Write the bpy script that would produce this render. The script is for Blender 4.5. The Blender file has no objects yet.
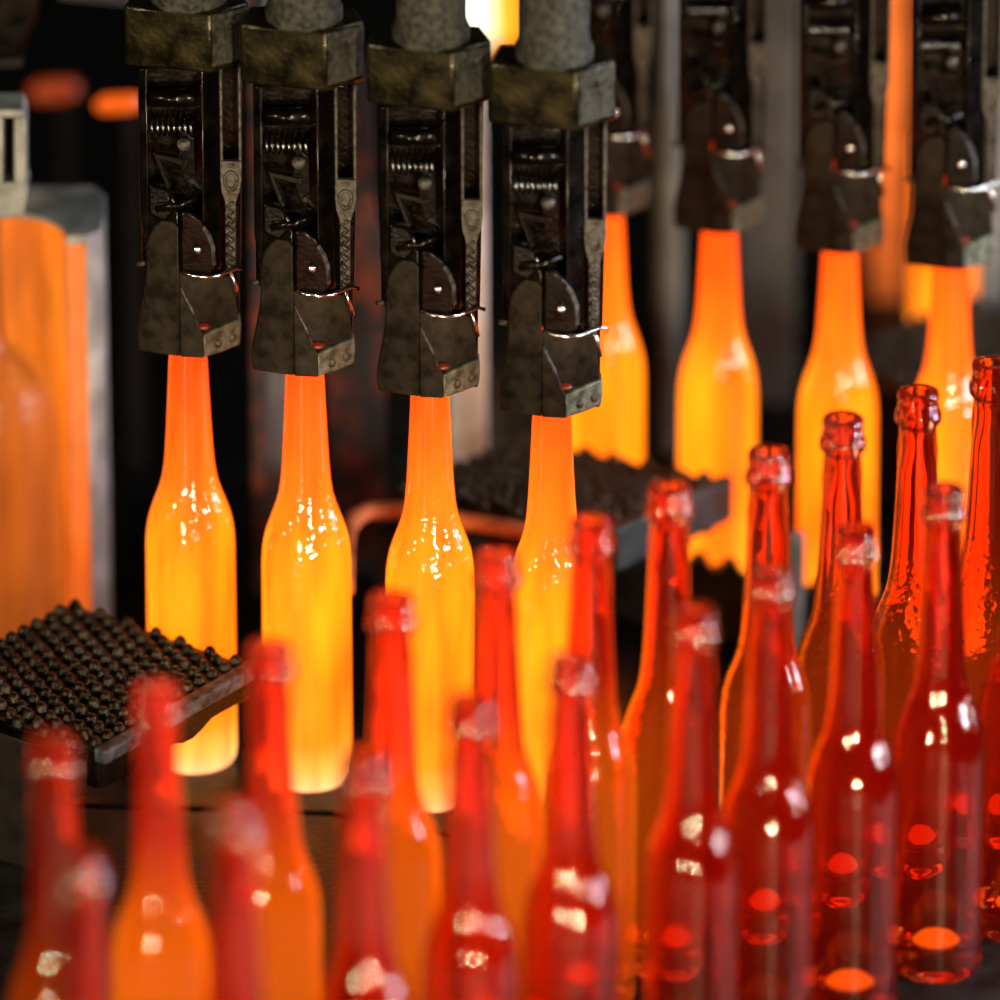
import bpy, bmesh, math, random
from mathutils import Vector, Matrix
random.seed(7)
SC = bpy.context.scene
COL = SC.collection

# ------------------------------------------------------------------ camera
PITCH = math.radians(24); D0 = 7.0; FPX = 11200.0
TGT = Vector((0, 0, .205))
FW = Vector((0, math.cos(PITCH), -math.sin(PITCH)))
UP = Vector((0, math.sin(PITCH), math.cos(PITCH)))
RT = Vector((1, 0, 0))
EYE = TGT - FW * D0
cam = bpy.data.cameras.new('camera'); cam_o = bpy.data.objects.new('camera', cam); COL.objects.link(cam_o)
cam_o.matrix_world = Matrix((( RT.x, UP.x, -FW.x, EYE.x), (RT.y, UP.y, -FW.y, EYE.y), (RT.z, UP.z, -FW.z, EYE.z), (0, 0, 0, 1)))
cam.sensor_width = 36; cam.lens = FPX / 1000 * 36
cam.clip_start = .1; cam.clip_end = 50
cam.dof.use_dof = True; cam.dof.focus_distance = D0 - .04; cam.dof.aperture_fstop = 2.1
SC.camera = cam_o

# ------------------------------------------------------------------ world, lamps, exposure
w = bpy.data.worlds.new('hall_air'); SC.world = w; w.use_nodes = True
w.node_tree.nodes['Background'].inputs[0].default_value = (.55, .6, .7, 1)
w.node_tree.nodes['Background'].inputs[1].default_value = .007
SC.view_settings.view_transform = 'Standard'; SC.view_settings.look = 'None'
SC.view_settings.gamma = 1; SC.view_settings.exposure = 0; SC.view_settings.use_curve_mapping = False
cy = SC.cycles
cy.max_bounces = 26; cy.transmission_bounces = 26; cy.glossy_bounces = 6; cy.diffuse_bounces = 3; cy.transparent_max_bounces = 16
cy.caustics_refractive = False; cy.caustics_reflective = False; cy.use_denoising = True; cy.sample_clamp_indirect = 6

def lamp(loc, size, power, color, aim=(0, 0, .2), sy=None):
    l = bpy.data.lights.new('hall_lamp', 'AREA'); l.shape = 'RECTANGLE'; l.size = size; l.size_y = sy or size
    l.energy = power; l.color = color
    o = bpy.data.objects.new('hall_lamp', l); COL.objects.link(o); o.location = loc
    o.rotation_euler = (Vector(aim) - Vector(loc)).to_track_quat('-Z', 'Y').to_euler()
    return o
def far_lamp(az, el, dist, size, power, color, sy=None):          # bearing from the bottles: az 0 = towards the viewer, + = right
    a = math.radians(az); e = math.radians(el)
    lamp((dist * math.sin(a) * math.cos(e), -dist * math.cos(a) * math.cos(e), .2 + dist * math.sin(e)), size, power, color, sy=sy)
far_lamp(14, 17, 3.0, .20, 84, (1, .80, .50))
far_lamp(12, 1, 3.0, .20, 80, (1, .80, .50))
far_lamp(-58, 17, 3.0, .22, 44, (1, .80, .50))
far_lamp(-22, 3, 3.0, .18, 60, (1, .80, .50))
far_lamp(58, 14, 3.0, .26, 50, (1, .97, .92))
far_lamp(76, 6, 3.0, .34, 40, (.85, .88, 1))
far_lamp(94, 15, 2.6, .36, 36, (.82, .86, 1))
far_lamp(104, 2, 2.6, .30, 16, (.86, .86, 1), sy=.6)
far_lamp(80, 24, 2.8, .20, 24, (.90, .92, 1))
far_lamp(110, 50, 2.4, .40, 12, (.86, .92, 1))

# ------------------------------------------------------------------ pixel helpers (1000 x 1000 frame)
def ray(px, py): return FW + RT * ((px - 500) / FPX) + UP * ((500 - py) / FPX)
def at(px, py, z=0.):
    r = ray(px, py); return EYE + r * ((z - EYE.z) / r.z)
def atY(px, py, y):
    r = ray(px, py); return EYE + r * ((y - EYE.y) / r.y)

# ------------------------------------------------------------------ materials
def nmat(name):
    m = bpy.data.materials.new(name); m.use_nodes = True
    return m, m.node_tree.nodes, m.node_tree.links, m.node_tree.nodes['Principled BSDF']
def ramp(N, stops, interp='LINEAR'):
    r = N.new('ShaderNodeValToRGB'); e = r.color_ramp.elements; r.color_ramp.interpolation = interp
    while len(e) < len(stops): e.new(.5)
    for q, (p, c) in zip(e, stops): q.position = p; q.color = (*c, 1)
    return r
def metal(name, c1, c2, rough=(.3, .6), metallic=.9, scale=60., bump=.25, detail=6, coat=0., lo=.35, hi=.65, bscale=None):
    m, N, L, B = nmat(name)
    tc = N.new('ShaderNodeTexCoord'); nz = N.new('ShaderNodeTexNoise'); nz.inputs['Scale'].default_value = scale; nz.inputs['Detail'].default_value = detail
    L.new(tc.outputs['Object'], nz.inputs['Vector'])
    r = ramp(N, [(lo, c1), (hi, c2)]); L.new(nz.outputs['Fac'], r.inputs['Fac']); L.new(r.outputs['Color'], B.inputs['Base Color'])
    mr = N.new('ShaderNodeMapRange'); mr.inputs[1].default_value = .3; mr.inputs[2].default_value = .7; mr.inputs[3].default_value = rough[0]; mr.inputs[4].default_value = rough[1]
    L.new(nz.outputs['Fac'], mr.inputs[0]); L.new(mr.outputs[0], B.inputs['Roughness'])
    n2 = N.new('ShaderNodeTexNoise'); n2.inputs['Scale'].default_value = bscale or scale * 5; n2.inputs['Detail'].default_value = 3; L.new(tc.outputs['Object'], n2.inputs['Vector'])
    b = N.new('ShaderNodeBump'); b.inputs['Strength'].default_value = bump; b.inputs['Distance'].default_value = .002
    L.new(n2.outputs['Fac'], b.inputs['Height']); L.new(b.outputs['Normal'], B.inputs['Normal'])
    B.inputs['Metallic'].default_value = metallic; B.inputs['Coat Weight'].default_value = coat; B.inputs['Specular IOR Level'].default_value = .12; B.inputs['Coat Roughness'].default_value = .12
    return m
M = {}
M['oily'] = metal('oily_black_steel', (0.00144, 0.00108, 0.00108), (0.00504, 0.00324, 0.00252), (.18, .5), .7, 70, .25, coat=.2)
M['jaw'] = metal('worn_jaw_steel', (0.00812, 0.00637, 0.00435), (0.0217, 0.0168, 0.0116), (.4, .65), .6, 90, .12)
M['foot'] = metal('pale_jaw_steel', (0.057, 0.0599, 0.0456), (0.137, 0.14, 0.108), (.35, .6), .5, 160, .35)
M['brass'] = metal('greasy_brass', (0.00346, 0.00269, 0.00115), (0.0192, 0.0157, 0.00576), (.2, .4), .6, 60, .22, coat=.12)
M['pipe'] = metal('speckled_cast_steel', (0.0142, 0.0142, 0.012), (0.057, 0.057, 0.0485), (.4, .65), .6, 260, .7)
M['slot'] = metal('scuffed_steel', (0.0252, 0.021, 0.0189), (0.0798, 0.0735, 0.0672), (.35, .6), .7, 200, .4)
M['bright'] = metal('bright_steel', (0.36, 0.36, 0.36), (0.6, 0.6, 0.6), (.12, .3), 1, 80, .1)
M['black'] = metal('black_void_steel', (.004, .003, .003), (.008, .006, .005), (.5, .8), .2, 60, .1)
M['spring'] = metal('spring_steel', (0.075, 0.075, 0.075), (0.15, 0.15, 0.15), (.15, .3), 1, 80, .1)
M['gray'] = metal('gray_painted_steel', (0.0864, 0.09, 0.0936), (0.158, 0.158, 0.158), (.5, .7), .2, 25, .2)
M['olive'] = metal('olive_gray_steel', (0.0427, 0.0427, 0.0342), (0.0855, 0.0838, 0.0667), (.5, .7), .2, 18, .25)
M['dark'] = metal('dark_machine_steel', (0.00504, 0.0042, 0.0042), (0.0126, 0.0109, 0.0105), (.4, .7), .5, 20, .3)
M['green'] = metal('green_gray_steel', (0.018, 0.0216, 0.0209), (0.0468, 0.0522, 0.0504), (.35, .6), .4, 30, .3)
M['rust'] = metal('rusted_steel', (.22, .05, .016), (.50, .15, .05), (.5, .8), .2, 40, .5)
M['pale_gray'] = metal('pale_gray_steel', (0.374, 0.383, 0.399), (0.578, 0.578, 0.578), (.5, .7), .2, 25, .2)
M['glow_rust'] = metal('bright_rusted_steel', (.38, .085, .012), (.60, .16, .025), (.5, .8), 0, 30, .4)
M['mottle'] = metal('mottled_rust_steel', (.020, .022, .025), (.13, .035, .022), (.4, .75), .3, 42, .5, lo=.46, hi=.66)
M['grid'] = metal('greasy_cast_grid', (0.0135, 0.0116, 0.00756), (0.0459, 0.0391, 0.027), (.2, .4), .8, 120, .4)
M['lip'] = metal('worn_blue_steel', (0.021, 0.028, 0.035), (0.154, 0.182, 0.21), (.3, .55), .6, 150, .5)
M['belt'] = metal('conveyor_steel', (0.0108, 0.0108, 0.0108), (0.03, 0.03, 0.0288), (.35, .6), .6, 40, .3)
M['bed'] = metal('wet_bed_steel', (0.00168, 0.00168, 0.00168), (0.0056, 0.0056, 0.00504), (.2, .45), .3, 30, .35, bscale=60)
M['mold'] = metal('hot_mold_iron', (.30, .27, .24), (.46, .42, .36), (.45, .65), .4, 40, .15)
M['moldside'] = metal('mold_outer_iron', (0.159, 0.164, 0.159), (0.281, 0.281, 0.267), (.5, .7), .3, 40, .3)
M['bracket'] = metal('light_bracket_steel', (0.12, 0.126, 0.126), (0.216, 0.222, 0.216), (.4, .6), .4, 60, .2)
M['concrete'] = metal('dark_concrete', (0.01, 0.01, 0.01), (0.025, 0.024, 0.0225), (.7, .9), 0, 8, .3)
M['wall'] = metal('sooty_wall', (0.0024, 0.002, 0.002), (0.0064, 0.0052, 0.0048), (.7, .9), 0, 5, .3)

def shoulder_bump(N, L, B, tc, zfrac, amp, calm):                    # wavy moulding marks, strongest round the shoulder
    g = ramp(N, [(.36, (calm / amp,) * 3), (.45, (1, 1, 1)), (.60, (1, 1, 1)), (.66, (calm / amp,) * 3)]); L.new(zfrac.outputs[0], g.inputs['Fac'])
    n2 = N.new('ShaderNodeTexNoise'); n2.inputs['Scale'].default_value = 150; n2.inputs['Detail'].default_value = 1.5; L.new(tc.outputs['Object'], n2.inputs['Vector'])
    ml = N.new('ShaderNodeMath'); ml.operation = 'MULTIPLY'; L.new(n2.outputs['Fac'], ml.inputs[0]); L.new(g.outputs['Color'], ml.inputs[1])
    bp = N.new('ShaderNodeBump'); bp.inputs['Strength'].default_value = 1; bp.inputs['Distance'].default_value = amp
    L.new(ml.outputs[0], bp.inputs['Height']); L.new(bp.outputs['Normal'], B.inputs['Normal'])
def hot_glass(name, stops, k=1.0, H=.330, allc=False):
    m, N, L, B = nmat(name)
    tc = N.new('ShaderNodeTexCoord'); sp = N.new('ShaderNodeSeparateXYZ'); L.new(tc.outputs['Object'], sp.inputs[0])
    oi = N.new('ShaderNodeObjectInfo')
    mp = N.new('ShaderNodeMapping'); mp.inputs['Scale'].default_value = (42, 42, 9); L.new(tc.outputs['Object'], mp.inputs['Vector'])
    nz = N.new('ShaderNodeTexNoise'); nz.noise_dimensions = '4D'; nz.inputs['Scale'].default_value = 1; nz.inputs['Detail'].default_value = 2
    L.new(mp.outputs[0], nz.inputs['Vector'])
    mw = N.new('ShaderNodeMath'); mw.operation = 'MULTIPLY'; mw.inputs[1].default_value = 40; L.new(oi.outputs['Random'], mw.inputs[0]); L.new(mw.outputs[0], nz.inputs['W'])
    a = N.new('ShaderNodeMath'); a.operation = 'DIVIDE'; a.inputs[1].default_value = H; L.new(sp.outputs['Z'], a.inputs[0])
    r = ramp(N, stops); L.new(a.outputs[0], r.inputs['Fac'])
    mr = N.new('ShaderNodeMapRange'); mr.inputs[1].default_value = .32; mr.inputs[2].default_value = .70; mr.inputs[3].default_value = .58; mr.inputs[4].default_value = 1.40
    L.new(nz.outputs['Fac'], mr.inputs[0])
    mx = N.new('ShaderNodeMix'); mx.data_type = 'RGBA'; mx.blend_type = 'MULTIPLY'; mx.inputs['Factor'].default_value = 1
    cc = N.new('ShaderNodeCombineColor'); cc.inputs[0].default_value = 1
    if allc: L.new(mr.outputs[0], cc.inputs[0])
    L.new(mr.outputs[0], cc.inputs[1]); L.new(mr.outputs[0], cc.inputs[2])
    L.new(r.outputs['Color'], mx.inputs['A']); L.new(cc.outputs[0], mx.inputs['B'])
    L.new(mx.outputs['Result'], B.inputs['Emission Color']); B.inputs['Emission Strength'].default_value = k
    B.inputs['Base Color'].default_value = (.12, .02, .004, 1); B.inputs['Roughness'].default_value = .06; B.inputs['IOR'].default_value = 1.5
    shoulder_bump(N, L, B, tc, a, .0011, .0001)
    return m
M['hot'] = hot_glass('glowing_glass', [(0, (1, .44, .17)), (.045, (1, .34, .05)), (.10, (1, .20, .006)), (.22, (1, .15, .003)), (.36, (1, .20, .003)), (.50, (1, .19, .003)), (.60, (1, .12, .003)), (.72, (1, .078, .002)), (.84, (.86, .050, .002)), (1, (.5, .02, .002))], 2.1)
M['hot_dim'] = hot_glass('amber_glowing_glass', [(0, (.6, .12, .01)), (.10, (.30, .07, .006)), (.45, (.36, .085, .006)), (.62, (.5, .13, .01)), (1, (.5, .12, .01))], .85, .330, True)
M['hot_dim'].node_tree.nodes['Principled BSDF'].inputs['Roughness'].default_value = .35
M['hot_dim'].node_tree.nodes['Principled BSDF'].inputs['Specular IOR Level'].default_value = .15

M['mold_lit'] = hot_glass('mold_iron_painted_glow', [(0, (.7, .09, .006)), (.4, (1, .17, .008)), (.8, (1, .24, .012)), (1, (1, .20, .01))], .8, .30, True)  # orange light reflected in the mold, put in as emission of the iron
M['mold_lit'].node_tree.nodes['Principled BSDF'].inputs['Roughness'].default_value = .5

def red_glass():
    m, N, L, B = nmat('red_hot_clear_glass')
    B.inputs['Base Color'].default_value = (.83, .31, .11, 1)
    B.inputs['Transmission Weight'].default_value = 1; B.inputs['Roughness'].default_value = 0.0; B.inputs['IOR'].default_value = 1.48
    oi = N.new('ShaderNodeObjectInfo'); sc_ = N.new('ShaderNodeSeparateColor'); L.new(oi.outputs['Color'], sc_.inputs[0])
    tc0 = N.new('ShaderNodeTexCoord'); sp = N.new('ShaderNodeSeparateXYZ'); L.new(tc0.outputs['Object'], sp.inputs[0])
    dv = N.new('ShaderNodeMath'); dv.operation = 'DIVIDE'; dv.inputs[1].default_value = .32; L.new(sp.outputs['Z'], dv.inputs[0])
    rp = ramp(N, [(0, (.5, .07, .003)), (.30, (1, .30, .008)), (.52, (1, .26, .008)), (.70, (.6, .03, .004)), (.9, (.35, .006, .004)), (1, (.3, .005, .004))]); L.new(dv.outputs[0], rp.inputs['Fac'])
    mx = N.new('ShaderNodeMix'); mx.data_type = 'RGBA'; mx.inputs['A'].default_value = (.022, .0004, .0002, 1)
    L.new(sc_.outputs[0], mx.inputs['Factor']); L.new(rp.outputs['Color'], mx.inputs['B']); L.new(mx.outputs['Result'], B.inputs['Emission Color'])
    B.inputs['Emission Strength'].default_value = 1
    shoulder_bump(N, L, B, tc0, dv, .00045, .00003)
    return m
M['red'] = red_glass()
def emit(name, c, k):
    m, N, L, B = nmat(name); B.inputs['Base Color'].default_value = (.05, .01, .002, 1)
    B.inputs['Emission Color'].default_value = (*c, 1); B.inputs['Emission Strength'].default_value = k; B.inputs['Roughness'].default_value = .3
    return m
M['base'] = emit('glowing_glass_base', (1, .22, .005), 1.3)
M['rim'] = emit('red_hot_glass_rim', (.8, .006, .006), .14)
M['fire_white'] = emit('white_fire', (1, .92, .66), 2.4)
M['fire_orange'] = emit('orange_fire', (1, .42, .02), 1.6)
M['ember'] = emit('ember_glow', (1, .13, .006), 1.0)
M['ember_dim'] = emit('dim_ember_glow', (.8, .08, .006), .4)

# ------------------------------------------------------------------ mesh helpers
S = 1 / 1600.0
class MB:
    def __init__(s): s.bm = bmesh.new()
    def prism(s, pts, ext):
        bm = s.bm; ext = Vector(ext)
        a = [bm.verts.new(Vector(p)) for p in pts]; b = [bm.verts.new(Vector(p) + ext) for p in pts]
        n = len(a); bm.faces.new(a); bm.faces.new(b[::-1])
        for i in range(n): bm.faces.new((a[i], b[i], b[(i + 1) % n], a[(i + 1) % n]))
        return s
    def box(s, c, d, rot=0.):
        r = Matrix.Rotation(rot, 3, 'Z'); c = Vector(c)
        pts = [c + r @ Vector((x * d[0] / 2, y * d[1] / 2, -d[2] / 2)) for x, y in ((-1, -1), (1, -1), (1, 1), (-1, 1))]
        return s.prism(pts, (0, 0, d[2]))
    def lathe(s, prof, seg=48, c=(0, 0, 0), closed=False):
        bm = s.bm; c = Vector(c); rings = []
        for r, z in prof:
            if r < 1e-6: rings.append([bm.verts.new(c + Vector((0, 0, z)))])
            else: rings.append([bm.verts.new(c + Vector((r * math.cos(2 * math.pi * k / seg), r * math.sin(2 * math.pi * k / seg), z))) for k in range(seg)])
        pairs = list(zip(rings, rings[1:])) + ([(rings[-1], rings[0])] if closed else [])
        for A, Bq in pairs:
            for k in range(seg):
                q = (k + 1) % seg
                if len(A) == 1 and len(Bq) == 1: continue
                if len(A) == 1: bm.faces.new((A[0], Bq[q], Bq[k]))
                elif len(Bq) == 1: bm.faces.new((A[k], A[q], Bq[0]))
                else: bm.faces.new((A[k], A[q], Bq[q], Bq[k]))
        return s
    def tube(s, pts, r, seg=10):
        bm = s.bm; pts = [Vector(p) for p in pts]; rings = []; nrm = None
        for i, p in enumerate(pts):
            t = (pts[min(i + 1, len(pts) - 1)] - pts[max(i - 1, 0)]).normalized()
            if nrm is None: nrm = t.orthogonal().normalized()
            nrm = (nrm - t * nrm.dot(t)).normalized(); b = t.cross(nrm)
            rr = r[i] if isinstance(r, (list, tuple)) else r
            rings.append([bm.verts.new(p + (nrm * math.cos(2 * math.pi * k / seg) + b * math.sin(2 * math.pi * k / seg)) * rr) for k in range(seg)])
        for A, Bq in zip(rings, rings[1:]):
            for k in range(seg): bm.faces.new((A[k], A[(k + 1) % seg], Bq[(k + 1) % seg], Bq[k]))
        bm.faces.new(rings[0][::-1]); bm.faces.new(rings[-1])
        return s
    def ball(s, c, r, sc=(1, 1, 1), seg=16):
        m = Matrix.Translation(c) @ Matrix.Diagonal((r * sc[0], r * sc[1], r * sc[2], 1))
        bmesh.ops.create_uvsphere(s.bm, u_segments=seg, v_segments=max(6, seg // 2), radius=1, matrix=m); return s
    def build(s, name, mat, parent=None, bevel=0., smooth=False, angle=35):
        bmesh.ops.recalc_face_normals(s.bm, faces=s.bm.faces)
        me = bpy.data.meshes.new(name); s.bm.to_mesh(me); s.bm.free(); me.materials.append(M[mat])
        o = bpy.data.objects.new(name, me); COL.objects.link(o)
        if parent: o.parent = parent
        if bevel:
            b = o.modifiers.new('bevel', 'BEVEL'); b.width = bevel; b.segments = 2; b.limit_method = 'ANGLE'; b.angle_limit = math.radians(40)
        if smooth or bevel:
            me.shade_smooth()
            if not smooth:
                try: me.set_sharp_from_angle(angle=math.radians(angle))
                except Exception: pass
        return o
def empty(name, loc, label, cat, group=None):
    o = bpy.data.objects.new(name, None); COL.objects.link(o); o.location = loc; o.empty_display_size = .02
    return tag(o, label, cat, group)
def tag(o, label, cat, group=None):
    o['label'] = label; o['category'] = cat
    if group: o['group'] = group
    return o
def copy_thing(src, loc, label, group=None):
    r = src.copy(); COL.objects.link(r); r.location = loc; r['label'] = label
    if group: r['group'] = group
    for ch in list(src.children):
        c = ch.copy(); COL.objects.link(c); c.parent = r
        for g in ch.children:
            d = g.copy(); COL.objects.link(d); d.parent = c
    return r
def struct(o): o['kind'] = 'structure'; return o

# ------------------------------------------------------------------ room shell
ZF = -.9
struct(MB().box((0, 0, ZF - .05), (9, 9, .1)).build('floor', 'concrete'))
struct(MB().box((0, 2.6, 1.0), (9, .1, 3.8)).build('wall_back', 'wall'))

# ------------------------------------------------------------------ machine bed and conveyor
RX = Vector((math.cos(math.radians(22)), -math.sin(math.radians(22)), 0))        # along the hot rows
bed = empty('machine_bed', (0, .45, ZF), 'dark oily machine bed under the glowing bottles', 'machine')
def poly(pxs, z): return [at(x, y, z) for x, y in pxs]
def slab(mb, pxs, z0, z1):
    p = poly(pxs, z1); return mb.prism([v for v in p], (0, 0, z0 - z1))
def rel(o, par): o.parent = par; o.matrix_parent_inverse = Matrix.Translation(-par.location); return o
PLATE_EDGE = [(-500, 905), (700, 905), (1500, 690)]
rel(slab(MB(), [(-700, 780), (330, 812), (640, 870), (840, 700), (1500, 420), (1500, -300), (-700, -300)], -.012, 0).build('bed_plate', 'bed', None, .002), bed)
rel(MB().box((0, 1.2, (ZF - .012) / 2 - .0), (3.2, 1.3, -ZF - .014)).build('plinth', 'dark'), bed)
conv = empty('conveyor', at(600, 1000, ZF), 'dark steel conveyor carrying the rows of red bottles', 'conveyor')
cb = slab(MB(), [(-700, 783), (330, 815), (640, 873), (840, 703), (1500, 424), (1500, 1900), (-700, 1900)], -.014, 0).build('belt', 'belt', None, .002); rel(cb, conv)
c0 = at(620, 1150, 0)
rel(MB().box((c0.x, c0.y - .05, (ZF - .014) / 2), (1.1, .3, -ZF - .016)).build('stand', 'dark'), conv)

# ------------------------------------------------------------------ bottles
def iz(y, H): return H - y / .914 * S * (H / .330)
def profile(H, rs, fk=.98):
    o = []
    fr = S * fk
    for y, r in ((0, 15), (1, 17.5), (4, 18.6), (7, 18.8), (9, 17.2), (12, 17.2), (14, 18.6), (17, 18.4), (19, 18), (21, 20.4), (25, 21), (30, 20.8), (33, 18.5), (36, 16.6), (44, 16.9), (60, 18.2)):
        o.append((r * fr, iz(y, H)))
    for y, r in ((80, 19.8), (110, 21.2), (143, 22.9), (165, 24.2), (183, 25.8), (196, 28), (206, 31), (216, 35), (225, 38.6), (234, 41.8), (243, 44), (252, 45.3), (264, 46), (300, 46), (380, 46), (440, 46), (470, 46), (478, 45), (482.6, 42), (482.6, 36)):
        o.append((r * S * (rs if y > 196 else rs + (1 - rs) * .6), iz(y, H)))
    return o
def hot_bottle(name, mat, label, loc):
    H = .330; pr = profile(H, 1.0)
    b = empty(name, loc, label, 'bottle', 'glowing bottles held by the tongs')
    MB().lathe(pr + [(.8 * pr[-1][0], .004), (0, .006)][0:2] , 56).build('body', mat, b, smooth=True)
    b.scale = (.975, .975, 1)
    return b
def red_bottle(label, loc):
    H = .320; pr = profile(H, .985, 1.1)
    b = empty('red_bottle', loc, label, 'bottle', 'red bottles standing on the conveyor')
    t = 4.4 * S
    inner = []
    for i, (r, z) in enumerate(pr[:-3]):
        tt = t if i > 15 else t * .9
        rr = 12.2 * S if i < 16 else r - tt
        inner.append((max(rr, 9 * S), z))
    inner[0] = (11.5 * S, inner[0][1])
    low = inner[-1][0]
    inner += [(low * .97, .0105), (low * .85, .0085), (low * .5, .011), (0, .013)]
    bottom = [(pr[-1][0] * .75, .0035), (0, .0065)]
    bd = MB().lathe(inner[::-1] + pr + bottom, 56).build('body', 'red', b, smooth=True); bd.color = (0, 0, 0, 1)
    g = MB().lathe([(0, .0235), (.007, .0228), (.0120, .0205), (.0145, .0180), (.0135, .0158), (.009, .0146), (0, .0145)], 32).build('base', 'base', b, smooth=True)
    g['label'] = 'still glowing orange base'
    return b
HOT_A = [(193, 757), (308, 775), (431, 795), (551, 813)]
HOT_B = [(604, 586), (716, 604), (835, 624), (944, 640)]
JAW_A = [357, 376, 397, 417]; JAW_B = [218, 235, 255, 271]
where = ['leftmost', 'second from the left', 'third from the left', 'rightmost']
hot0 = None; hot_pos = []
for row, (hs, nm) in enumerate(((HOT_A, 'near'), (HOT_B, 'far'))):
    for i, (x, y) in enumerate(hs):
        p = at(x, y, .001)
        lab = 'glowing orange bottle hanging %s in the %s row of tongs' % (where[i], nm)
        if hot0 is None: hot0 = hot_bottle('glowing_bottle', 'hot', lab, p)
        else:
            c = copy_thing(hot0, p, lab)
            if row: c.scale = (.89, .89, 1)
        hot_pos.append(p)
RED_A = [(57, 730), (160, 678), (272, 637), (393, 588), (497, 545), (590, 512), (668, 477), (766, 443), (840, 409), (915, 382), (988, 354)]
RED_B = [(85, 846), (236, 798), (365, 746), (470, 690), (570, 649), (692, 601), (768, 560), (853, 519), (940, 480), (1024, 445)]
ordn = ['leftmost', 'second', 'third', 'fourth', 'fifth', 'sixth', 'seventh', 'eighth', 'ninth', 'tenth', 'rightmost']
red0 = None
HEAT = [.04, .20, .17, .16, .16, .12, .05, .03, .025, .02, .02]
for hs, nm in ((RED_A, 'far'), (RED_B, 'near')):
    for i, (x, y) in enumerate(hs):
        q = at(x, y + 8, .320); p = Vector((q.x * 1.009, q.y, 0))
        o = 'rightmost' if i == len(hs) - 1 else ordn[i]
        lab = ('%s red glass bottle in the %s row on the conveyor' % (o, nm)) if o in ('leftmost', 'rightmost') else ('%s red glass bottle from the left in the %s row on the conveyor' % (o, nm))
        if red0 is None: red0 = red_bottle(lab, p)
        else:
            c = copy_thing(red0, p, lab); c.rotation_euler.z = random.uniform(0, 6)
        glow = HEAT[i] if nm == 'far' else 0
        for ch in (red0 if (i == 0 and nm == 'far') else c).children:
            if ch.name.startswith('body'): ch.color = (glow, 0, 0, 1)

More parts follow.
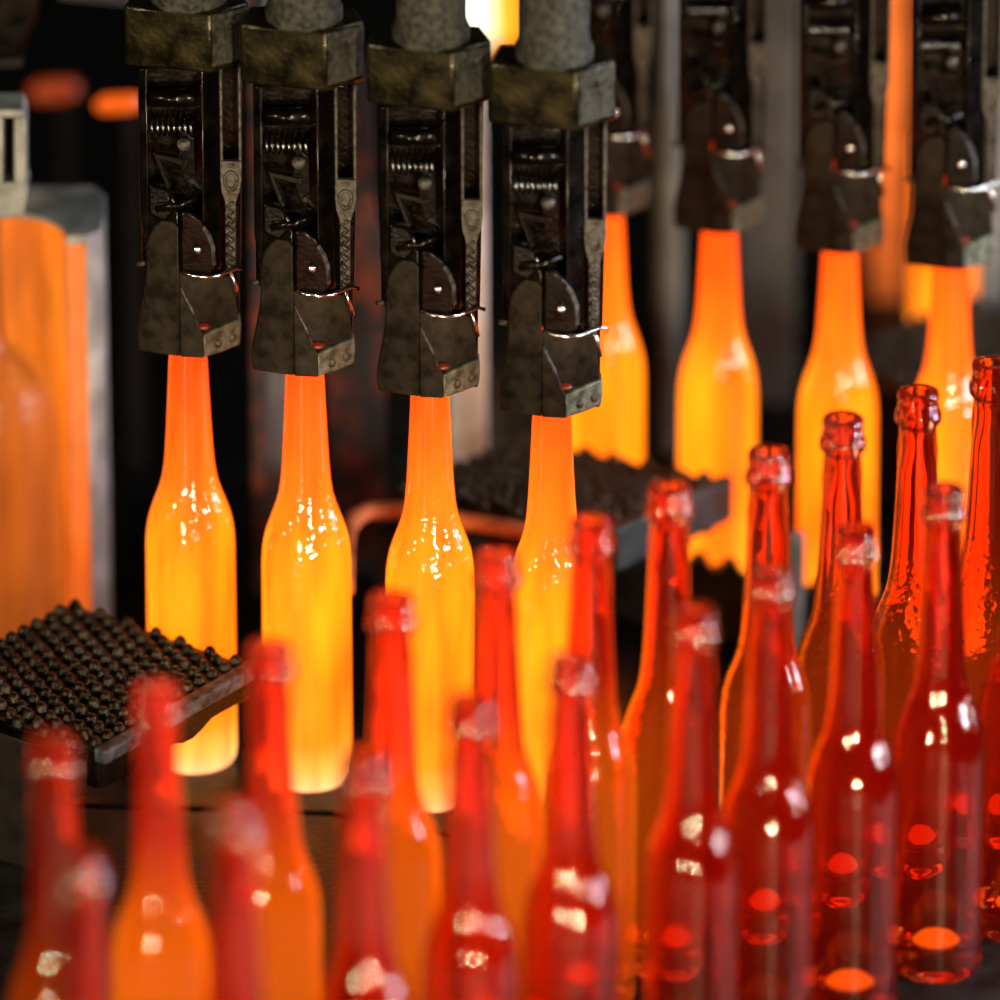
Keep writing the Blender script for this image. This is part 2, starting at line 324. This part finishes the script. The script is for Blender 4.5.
# ------------------------------------------------------------------ tong heads, modelled in 1/1600 m about the bottle axis
def V(ix, iy, d):                                                 # offsets measured on one head, d = towards the viewer
    return Vector(((ix - 552) * S, -d * S, ((417 - iy) * .957 - 2 + .407 * d) / .914 * S))
def dfr(x):
    k = [(480, 11), (500, 16), (542, 34), (566, 38), (601, 12), (620, 0)]
    for (a, da), (b, db) in zip(k, k[1:]):
        if x <= b: return da + (db - da) * (x - a) / (b - a)
    return 0
def face(mb, pts, off, th):
    return mb.prism([V(x, y, dfr(x) + off) for x, y in pts], (0, th * S, 0))
def tong(loc, label):
    t = empty('bottle_tong', loc, label, 'tong', 'tong heads gripping the glowing bottles')
    # left finger, split at the ridge
    face(MB(), [(500, 409), (499, 391), (502, 374), (505, 360), (508, 342), (509, 326), (509, 304), (512, 290), (518, 280), (526, 275), (536, 276), (542, 282), (542, 415.5), (520, 412.5)], 0, 9).build('jaw', 'jaw', t, .0012)
    face(MB(), [(542, 344), (546, 352), (553, 366), (560, 384), (566, 393), (566, 417), (542, 415.7)], 0, 12).build('jaw', 'jaw', t, .0008)
    f = face(MB(), [(565, 392.5), (584, 384), (601, 376), (602, 390), (601, 403), (584, 410.5), (565, 417)], 0, 20).build('foot', 'foot', t, .0014); f['label'] = 'pale bolted foot'
    for x, y in ((579, 402), (593, 395.5)):
        c = V(x, y, dfr(x)); MB().ball(c, 4.6 * S, (1, .5, 1)).build('bolt', 'slot', f, smooth=True)
    c = V(524, 404, dfr(524)); MB().ball(c, 3 * S, (1, .25, 1.5)).build('pin_hole', 'black', t, smooth=True)
    face(MB(), [(538, 326), (570, 331), (592, 331), (597, 350), (600, 380), (580, 394), (562, 400), (538, 400)], -6, 3).build('inner_jaw', 'jaw', t, .001)
    MB().ball(V(565, 384, 30), 7 * S, (1, .8, .5)).build('rim_glow_ball', 'rim', t, smooth=True)  # added glowing ball standing in for the bottle rim seen through the gap
    MB().prism([V(506, 405, -24), V(600, 405, -24), V(600, 300, -24), V(509, 300, -24)], (0, 12 * S, 0)).build('rear_jaw', 'oily', t, .001)
    # housing
    h = MB(); h.prism([V(504, 322, -6), V(602, 322, -6), V(606, 116, -6), V(503, 116, -6)], (0, 34 * S, 0))
    hs = h.build('housing', 'oily', t, .001)
    face(MB(), [(503, 118), (512, 118), (512, 285), (509, 300), (503, 270)], -4, 22).build('side_plate', 'oily', t, .001)
    face(MB(), [(566, 120), (583, 120), (583, 326), (570, 326), (566, 300)], -8, 18).build('side_plate', 'oily', t, .001)
    # coil spring
    n = 8; pts = []
    for k in range(n * 12 + 1):
        a = 2 * math.pi * k / 12; x = 514 + 44 * k / (n * 12)
        pts.append(V(x, 178, 16) + Vector((0, math.cos(a), math.sin(a))) * (8 * S))
    MB().tube(pts, 1.5 * S, 6).build('spring', 'spring', t, smooth=True)
    MB().tube([V(513, 178, 16), V(566, 178, 16)], 4 * S, 10).build('spring_rod', 'oily', t, smooth=True)
    # roller, crossed links, little levers
    MB().tube([V(512, 148, 12), V(560, 148, 16)], 9 * S, 18).build('roller', 'oily', t, smooth=True)
    MB().prism([V(516, 204, 18), V(552, 212, 26), V(552, 220, 26), V(524, 212, 20), V(536, 240, 22), V(530, 244, 22)], (0, 9 * S, 0)).build('link', 'oily', t, .001)
    MB().prism([V(546, 180, 24), V(558, 190, 26), V(560, 226, 26), V(548, 236, 24), V(541, 208, 22)], (0, 8 * S, 0)).build('link', 'oily', t, .001)
    MB().tube([V(548, 196, 32), V(548, 196, 16)], 6.5 * S, 14).build('pivot_pin', 'slot', t, smooth=True)
    MB().prism([V(512, 236, 20), V(530, 242, 24), V(540, 262, 28), V(528, 276, 28), V(512, 268, 22)], (0, 14 * S, 0)).build('lever', 'oily', t, .0016)
    MB().tube([V(536, 252, 33), V(541, 262, 33)], 1.4 * S, 8).build('cotter_pin', 'bright', t, smooth=True)
    MB().tube([V(520, 262, 30), V(544, 258, 34), V(560, 250, 28)], 4.5 * S, 10).build('cross_rod', 'oily', t, smooth=True)
    # domed arm with bright bolt
    arm = face(MB(), [(543, 331), (543, 268), (547, 264), (555, 267), (565, 277), (574, 290), (578, 303), (578.5, 318), (575, 329), (560, 333)], 3, 16).build('pivot_arm', 'oily', t, .0022)
    MB().ball(V(560.5, 305, dfr(560) + 3), 4.2 * S, (1, .6, 1)).build('bolt', 'bright', arm, smooth=True)
    face(MB(), [(568, 280), (574, 289), (578.5, 302), (579, 321), (574.5, 321), (574, 304), (570, 292), (565, 283)], 5, 3).build('rim_strip', 'slot', arm, .001)
    face(MB(), [(508, 292), (506, 262), (516, 256), (534, 258), (543, 266), (543, 300)], -6, 12).build('yoke', 'oily', t, .002)
    # slotted bar with eye
    sb = MB()
    for x in (585, 603.5): sb.prism([V(x - 1.6, 213, 18), V(x + 1.6, 213, 18), V(x + 1.6, 116, 18), V(x - 1.6, 116, 18)], (0, 7 * S, 0))
    sb.prism([V(583.4, 213, 18)] + [V(594.5 + 11 * math.cos(a), 234 - 21 * math.sin(a), 18) for a in [math.pi - .95 - k * .155 * 1 for k in range(0, 0)]] + [V(605.1, 213, 18), V(605, 232, 18), V(603, 244, 18), V(599, 256, 18), V(598, 327, 18), V(588, 327, 18), V(588, 256, 18), V(584.5, 244, 18), V(583.2, 232, 18)], (0, 7 * S, 0))
    so = sb.build('slot_bar', 'slot', t, .0006)
    MB().tube([V(594 + 6 * math.cos(a), 233 + 9 * math.sin(a), 19) for a in [k * math.pi / 10 for k in range(21)]], 1.7 * S, 8).build('eye', 'slot', so, smooth=True)
    rp = []
    for k in range(60):
        a = k * .75; rp.append(V(593, 256 + 68 * k / 59, 20) + Vector((math.cos(a), math.sin(a), 0)) * (2.6 * S))
    MB().tube(rp, 2.0 * S, 6).build('screw_thread', 'slot', so, smooth=True)
    # wire ring under the arm
    MB().tube([V(x, y, d) for x, y, d in ((545, 328, 38), (555, 331, 43), (568, 333, 44), (580, 331.5, 38), (590, 327, 30), (600, 323, 24), (607, 325, 22))], 2.1 * S, 8).build('wire_clip', 'bright', t, smooth=True)
    MB().tube([V(x, y, d) for x, y, d in ((543.5, 343, 37), (547, 352, 38.5), (554, 366, 39.5), (560, 383, 40))], 1.5 * S, 8).build('edge_bar', 'slot', t, smooth=True)
    MB().tube([V(594, 328, 22), V(597, 340, 20), V(600, 352, 16)], 2.2 * S, 8).build('hook', 'bright', t, smooth=True)
    MB().tube([V(500, 318, 4), V(507, 318, 12)], 2.6 * S, 10).build('screw', 'slot', t, smooth=True)
    # collar block and pipe
    z0 = V(552, 417, 0).z
    zb = V(576, 125, 42).z; zt = V(576, 64, 42).z
    pl = [(490, 18), (550, 36), (576, 42), (614, 12), (602, -30), (500, -30)]
    co = MB().prism([Vector(((x - 552) * S, -d * S, zb)) for x, d in pl], (0, 0, zt - zb)).build('collar', 'brass', t, .0022)
    cf = MB().prism([Vector(((x - 552) * S, -d * S, zb + .004)) for x, d in ((578, 42.5), (613, 15), (612, 6), (577, 34))], (0, 0, zt - zb - .006)).build('collar_face', 'pipe', co, .001); cf['label'] = 'silvery lighter end face'  # right-hand collar face overlaid in a lighter steel
    MB().ball(V(594, 76, 29), 5 * S, (.8, .5, 1)).build('bolt_hole', 'black', co, smooth=True)
    MB().lathe([(38 * S, zt - .001), (38.5 * S, zt + .006), (35 * S, zt + .010), (34 * S, zt + .014), (34 * S, zt + .13), (0, zt + .13)], 40, (2 * S, 0, 0)).build('pipe', 'pipe', t, smooth=False, bevel=.0005)
    return t
tong0 = None; tops = []
for row, (jy, nm) in enumerate(((JAW_A, 'near'), (JAW_B, 'far'))):
    for i, y in enumerate(jy):
        p = hot_pos[row * 4 + i]; x = (HOT_A, HOT_B)[row][i][0]
        q = atY(x, y, p.y); loc = Vector((p.x + (.002 if row == 0 and i == 0 else 0), p.y, q.z))
        lab = 'oily black steel bottle tong, %s of four in the %s row' % (where[i], nm)
        if tong0 is None: tong0 = tong(loc, lab)
        else:
            c = copy_thing(tong0, loc, lab)
            if row: c.scale = (.9, .9, 1)
        tops.append(loc)
ZP = V(576, 70, 42).z + .13
for row, nm in ((0, 'near'), (1, 'far')):
    a, b = tops[row * 4], tops[row * 4 + 3]; d = (b - a).normalized()
    mid = (a + b) / 2; L_ = (b - a).length + .14; zz = min(a.z, b.z) + ZP
    bm_ = MB().box((0, 0, .03), (L_, .07, .06), math.atan2(d.y, d.x)).build('carrier_beam', 'dark', None, .003)
    bm_.location = (mid.x, mid.y, max(a.z, b.z) + ZP); tag(bm_, 'dark steel beam carrying the %s row of four tongs' % nm, 'beam')

# ------------------------------------------------------------------ studded cooling plates
def plate(back, right, near, left, z, th, label, front, ped, bt=.010, bm_='lip'):
    B_, R_, N_, L_ = [at(*q, z) for q in (back, right, near, left)]
    loc = (B_ + R_ + N_ + L_) / 4; loc.z = 0
    t = empty('cooling_plate', loc, label, 'plate', 'studded cooling plates')
    P = lambda v: v - loc
    pts = [P(B_), P(R_), P(N_), P(L_)]
    MB().prism(pts, (0, 0, -th * .45)).build('tray', 'oily', t, .0015)
    g = MB(); u = (R_ - B_); v = (L_ - B_); un = u.length; vn = v.length
    nu = int(un / .0105); nv = int(vn / .0118)
    for i in range(nu):
        for j in range(nv):
            a = (i + .5) / nu + random.uniform(-.12, .12) / nu; b = (j + .5 + (.25 if i % 2 else -.25)) / nv
            q = B_ + (R_ - B_) * a * (1 - b) + v * b + (N_ - L_) * a * b - loc
            rr = .0044
            bm = g.bm; m = 8; ring = []
            for lev, (k, hh) in enumerate(((1.0, 0), (.82, .0030), (.45, .0046))):
                ring.append([bm.verts.new(q + Vector((rr * k * math.cos(2 * math.pi * s_ / m), rr * k * math.sin(2 * math.pi * s_ / m), hh * 1.25 - .0004))) for s_ in range(m)])
            for A, C in zip(ring, ring[1:]):
                for s_ in range(m): bm.faces.new((A[s_], A[(s_ + 1) % m], C[(s_ + 1) % m], C[s_]))
            bm.faces.new(ring[-1])
    g.build('stud_field', 'grid', t, smooth=True)
    # worn right-hand end bar, rounded at its far end
    e = (N_ - R_); en = e.normalized(); out = Vector((-en.y, en.x, 0)); out = out if out.x > 0 else -out
    bar = MB(); w_ = .010
    arc = [R_ - en * .004 * math.sin(k * math.pi / 6) * 2 + out * (w_ * (1 - math.cos(k * math.pi / 6)) / 2 + .0005) for k in range(7)]
    pl = arc + [N_ + out * (w_ + .0005), N_ + out * .0005]
    bar.prism([P(Vector((q.x, q.y, z + .003))) for q in pl], (0, 0, -bt)).build('end_bar', bm_, t, .002)
    # ragged drip edge below the bar
    r = MB(); n = 16; pts = []
    for k in range(n + 1):
        q = R_ + e * (k / n) + out * .003
        pts.append(P(Vector((q.x, q.y, z - th - random.uniform(.000, .009)))))
    top = [P(Vector(((R_ + e * f).x + out.x * .003, (R_ + e * f).y + out.y * .003, z + .001))) for f in (1, 0)]
    r.prism(pts + top, tuple(-out * .008)).build('crust', 'oily', t, .0008)
    if front:
        pp = [P(at(x, y, zz)) for x, y, zz in front]
        MB().tube(pp, .0058, 12).build('front_rim', 'rust', t, smooth=True)
    pc = [P(at(x, y, z)) for x, y in ped]
    MB().prism([Vector((q.x, q.y, 0)) for q in pc], (0, 0, z - th * .46)).build('pedestal', 'black', t, .003)
    return t
plate((70, 603), (246, 664), (92, 752), (-90, 690), .100, .020, 'studded greasy cooling plate at the left edge in front of the leftmost glowing bottle', None, [(-20, 640), (50, 655), (60, 735), (-70, 700)])
plate((520, 438), (716, 480), (604, 530), (388, 492), .118, .026, 'studded dark cooling plate between the near and far glowing bottles', [(346, 590, .118), (346, 550, .118), (348, 530, .118), (356, 517, .118), (370, 511, .118), (400, 511, .118), (480, 524, .118), (590, 543, .118)], [(420, 480), (470, 470), (560, 515), (372, 515)], .030, 'green')
plate((965, 300), (1160, 335), (1040, 405), (800, 366), .105, .026, 'dark studded cooling plate at the far right behind the glowing bottles', None, [(850, 350), (1000, 330), (1080, 370), (980, 390)], .028, 'green')

# side rail with a ragged top in front of the far row
rl = empty('side_rail', at(720, 640, 0), 'gray green steel side rail with ragged top below the far glowing bottles', 'rail')
a0 = at(575, 610, 0); a1 = at(880, 672, 0)
d = a1 - a0; n = 40; pts = []
for k in range(n + 1):
    q = a0 + d * (k / n); pts.append(Vector((q.x, q.y, .050 + (.006 if (k % 4) < 2 else -.003) + random.uniform(-.002, .002))) - rl.location)
pts = [a0 - rl.location] + pts + [a1 - rl.location]
MB().prism(pts, (0, .012, 0)).build('rail_plate', 'green', rl, .0008)
pp = at(795, 660, 0) - rl.location
MB().box((pp.x, pp.y - .0, .045), (.010, .012, .09)).build('post', 'bracket', rl, .001)

# ------------------------------------------------------------------ blow mould at the left
my = .20
mold = empty('blow_mold', atY(30, 610, my) * 1.0, 'open gray blow mold lit orange inside at the left edge', 'mold')
mold.location.z = 0
mz1 = atY(60, 236, my).z
kk = (atY(100, 400, my) - atY(0, 400, my)).x / 100
X = lambda px: atY(px, 400, my).x - mold.location.x
CXM = -15; RM = 80
def arcm(r, n=18): return [Vector((X(CXM) + r * kk * math.cos(a), .75 * r * kk * math.sin(a), 0)) for a in [math.pi * k / n for k in range(n + 1)]]
plan = arcm(RM + 4) + [Vector((X(-125), 0, 0)), Vector((X(-125), .085, 0)), Vector((X(92), .085, 0)), Vector((X(104), .07, 0)), Vector((X(106), .03, 0)), Vector((X(103), .010, 0)), Vector((X(90), 0, 0))]
MB().prism(plan, (0, 0, mz1)).build('mold_half', 'moldside', mold, .001)
cv = MB().prism([Vector((X(65.5), -.001, 0))] + arcm(RM) + [Vector((X(-96), -.001, 0)), ] + arcm(RM + 3.5)[::-1], (0, 0, mz1 - .002)).build('cavity_lining', 'mold_lit', mold)
cv['label'] = 'cavity wall with painted orange glow'
MB().prism([Vector((X(x), y, 0)) for x, y in ((70, -.0025), (88, -.0025), (88, -.0002), (70, -.0002))], (0, 0, mz1 - .006)).build('split_face', 'mold_lit', mold)  # orange light on the split face is emission too
MB().box((X(20), .02, .004), (.19, .17, .008)).build('mold_base', 'dark', mold)
zz = lambda py: atY(0, py, my - .01).z
bz = .0085
gl = empty('molded_bottle', Vector((X(CXM) + mold.location.x, my - .004, bz)), 'dim amber bottle standing inside the open mold at the left edge', 'bottle')
pf = [(0, zz(214)), (21, zz(214)), (21, zz(270)), (22, zz(320)), (24, zz(342)), (30, zz(352)), (45, zz(362)), (60, zz(374)), (70, zz(390)), (75, zz(415)), (76, zz(450)), (76, bz + .02), (70, bz + .001), (0, bz)]
MB().lathe([(r * kk * .98, z - bz) for r, z in pf], 48).build('body', 'hot_dim', gl, smooth=True)
# light gray bracket above the mould
br = empty('mold_bracket', atY(5, 225, my - .02), 'light gray slotted steel bracket above the mold at the left edge', 'bracket')
bp = lambda x, y: atY(x, y, my - .02) - br.location
mbk = MB()
mbk.prism([bp(-40, 222), bp(24, 218), bp(28, 190), bp(26, 183), bp(-40, 183)], (0, .03, 0))
for a_, b_ in ((-40, 3), (14, 26)): mbk.prism([bp(a_, 183.2), bp(b_, 183.2), bp(b_, 118), bp(a_, 118)], (0, .03, 0))
mbk.prism([bp(-40, 117.8), bp(26, 117.8), bp(22, 110), bp(-40, 110)], (0, .03, 0))
mbk.build('bracket_body', 'bracket', br, .001)
MB().prism([bp(3, 182), bp(14, 182), bp(14, 119), bp(3, 119)], (0, .004, 0)).build('slot_back', 'black', br).location.y = .02


# ------------------------------------------------------------------ posts, columns and plates behind
def post(name, x0, x1, ytop, ybot, Y, depth, mat, label, cat, bev=.002, zb=None, extra=None):
    a = atY(x0, ytop, Y); b = atY(x1, ytop, Y); zt = a.z; z0 = 0 if zb is None else zb
    w_ = b.x - a.x; loc = Vector(((a.x + b.x) / 2, Y, z0))
    o = MB().box((0, depth / 2, (zt - z0) / 2), (w_, depth, zt - z0)).build(name, mat, None, bev)
    o.location = loc; return tag(o, label, cat)
post('gray_post', 447, 486, 88, 0, .36, .03, 'pale_gray', 'pale gray upright plate behind the third near tong', 'post')
post('olive_plate', 738, 800, -60, 0, .62, .03, 'olive', 'wide olive gray upright plate between the far tongs', 'plate')
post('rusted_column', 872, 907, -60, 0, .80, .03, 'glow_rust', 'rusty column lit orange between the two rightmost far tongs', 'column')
post('rust_strip', 246, 263, -60, 0, .30, .02, 'mottle', 'narrow rusty upright strip behind the second near tong', 'strip')
post('gray_bar', 264, 292, 366, 0, .33, .02, 'gray', 'short gray upright bar beside the second glowing bottle neck', 'bar')
post('dark_post', 984, 1012, -60, 0, .60, .03, 'gray', 'dark gray post at the right edge of the picture', 'post')
# mottled plate with a stepped edge
mp = empty('mottled_plate', atY(350, 500, .34), 'rust mottled gray plate between the second and third near tongs', 'plate'); mp.location.z = 0
q = lambda x, y: atY(x, y, .34) - mp.location
fl = q(318, 300); 
MB().prism([Vector((q(322, 0).x, 0, 0)), q(322, 70), q(372, 70), q(374, 200), q(377, 228), q(386, 242), q(386, 330), q(384, 480), Vector((q(384, 0).x, 0, 0))], (0, .02, 0)).build('plate_sheet', 'mottle', mp, .001)
# gray pole, thicker below the collar
gp = empty('gray_pole', atY(667, 470, .55), 'gray round pole left of the second far tong', 'pole'); gp.location.z = 0
hh = atY(667, -60, .55).z; hc = atY(667, 95, .55).z
MB().lathe([(0, hc), (10 * S * .93, hc), (9 * S, hh), (0, hh)], 20).build('upper_tube', 'gray', gp, smooth=False, bevel=.0003)
MB().lathe([(0, 0), (16 * S, 0), (16 * S, hc - .01), (11 * S, hc), (0, hc)], 20, ).build('lower_tube', 'olive', gp, smooth=False, bevel=.0003)

# third-section bottle far right
copy_thing(hot0, at(952, 352, .001), 'glowing orange bottle far behind the rightmost far tong, mostly hidden')
# furnace port high at the back
fy = .95
fp = empty('furnace_port', atY(490, 45, fy), 'bright furnace port glowing white and orange at the top of the picture', 'furnace port')
g_ = lambda x, y: atY(x, y, fy) - fp.location
MB().prism([g_(452, 60), g_(530, 60), g_(530, 50), g_(452, 46)], (0, -.03, 0)).build('sill', 'rust', fp, .001)
MB().prism([g_(458, 42), g_(490, 44), g_(488, -60), g_(458, -60)], (0, .02, 0)).build('white_flame', 'fire_white', fp)
MB().prism([g_(490.2, 44), g_(522, 48), g_(522, -60), g_(488.5, -60)], (0, .02, 0)).build('orange_flame', 'fire_orange', fp)
MB().prism([g_(440, 70), g_(452, 70), g_(452, -60), g_(440, -60)], (0, -.03, 0)).build('jamb', 'dark', fp)
MB().prism([g_(524, 70), g_(545, 70), g_(545, -60), g_(524, -60)], (0, -.03, 0)).build('jamb', 'dark', fp)
# hot scraps seen at the upper left
def scrap(x0, x1, y0, y1, Y, mat, label):
    a = atY(x0, (y0 + y1) / 2, Y); b = atY(x1, (y0 + y1) / 2, Y); c = (a + b) / 2
    h_ = (atY(x0, y0, Y).z - atY(x0, y1, Y).z) / 2
    o = MB().tube([(a.x - c.x, 0, -h_ * .3), (a.x - c.x + h_, 0, 0), (b.x - c.x - h_, 0, h_ * .2), (b.x - c.x, 0, h_ * .4)], [h_ * .5, h_, h_, h_ * .6], 14).build('hot_gob_chute', mat, None, smooth=True)
    o.location = c
    MB().box((.008, .012, (-h_ - c.z) / 2), (.012, .012, c.z - h_ * .9)).build('support', 'black', o)
    return tag(o, label, 'chute')
scrap(30, 78, 82, 101, .7, 'ember_dim', 'dim red glowing chute at the upper left')
scrap(96, 142, 96, 113, .5, 'ember', 'bright orange glowing chute beside the leftmost tong')
# dark machine parts at the upper left
mc = empty('machine_casting', atY(20, 50, .28), 'dark pitted machine casting at the top left corner', 'casting')
q2 = lambda x, y: atY(x, y, .28) - mc.location
MB().prism([q2(-40, -60), q2(44, -60), q2(38, 20), q2(28, 40), q2(20, 58), q2(-40, 60)], (0, .05, 0)).build('casting_body', 'oily', mc, .004)
MB().prism([q2(-40, 60.5), q2(22, 58.5), q2(22, 68), q2(-40, 70)], (0, .05, 0)).build('flange', 'dark', mc, .001)
tb = empty('cross_bar', atY(110, 0, .4), 'gray horizontal bar along the top left of the picture', 'bar')
q3 = lambda x, y: atY(x, y, .4) - tb.location
MB().prism([q3(58, -14), q3(270, -6), q3(270, 9), q3(135, 7), q3(58, -1)], (0, .03, 0)).build('bar_body', 'gray', tb, .001)
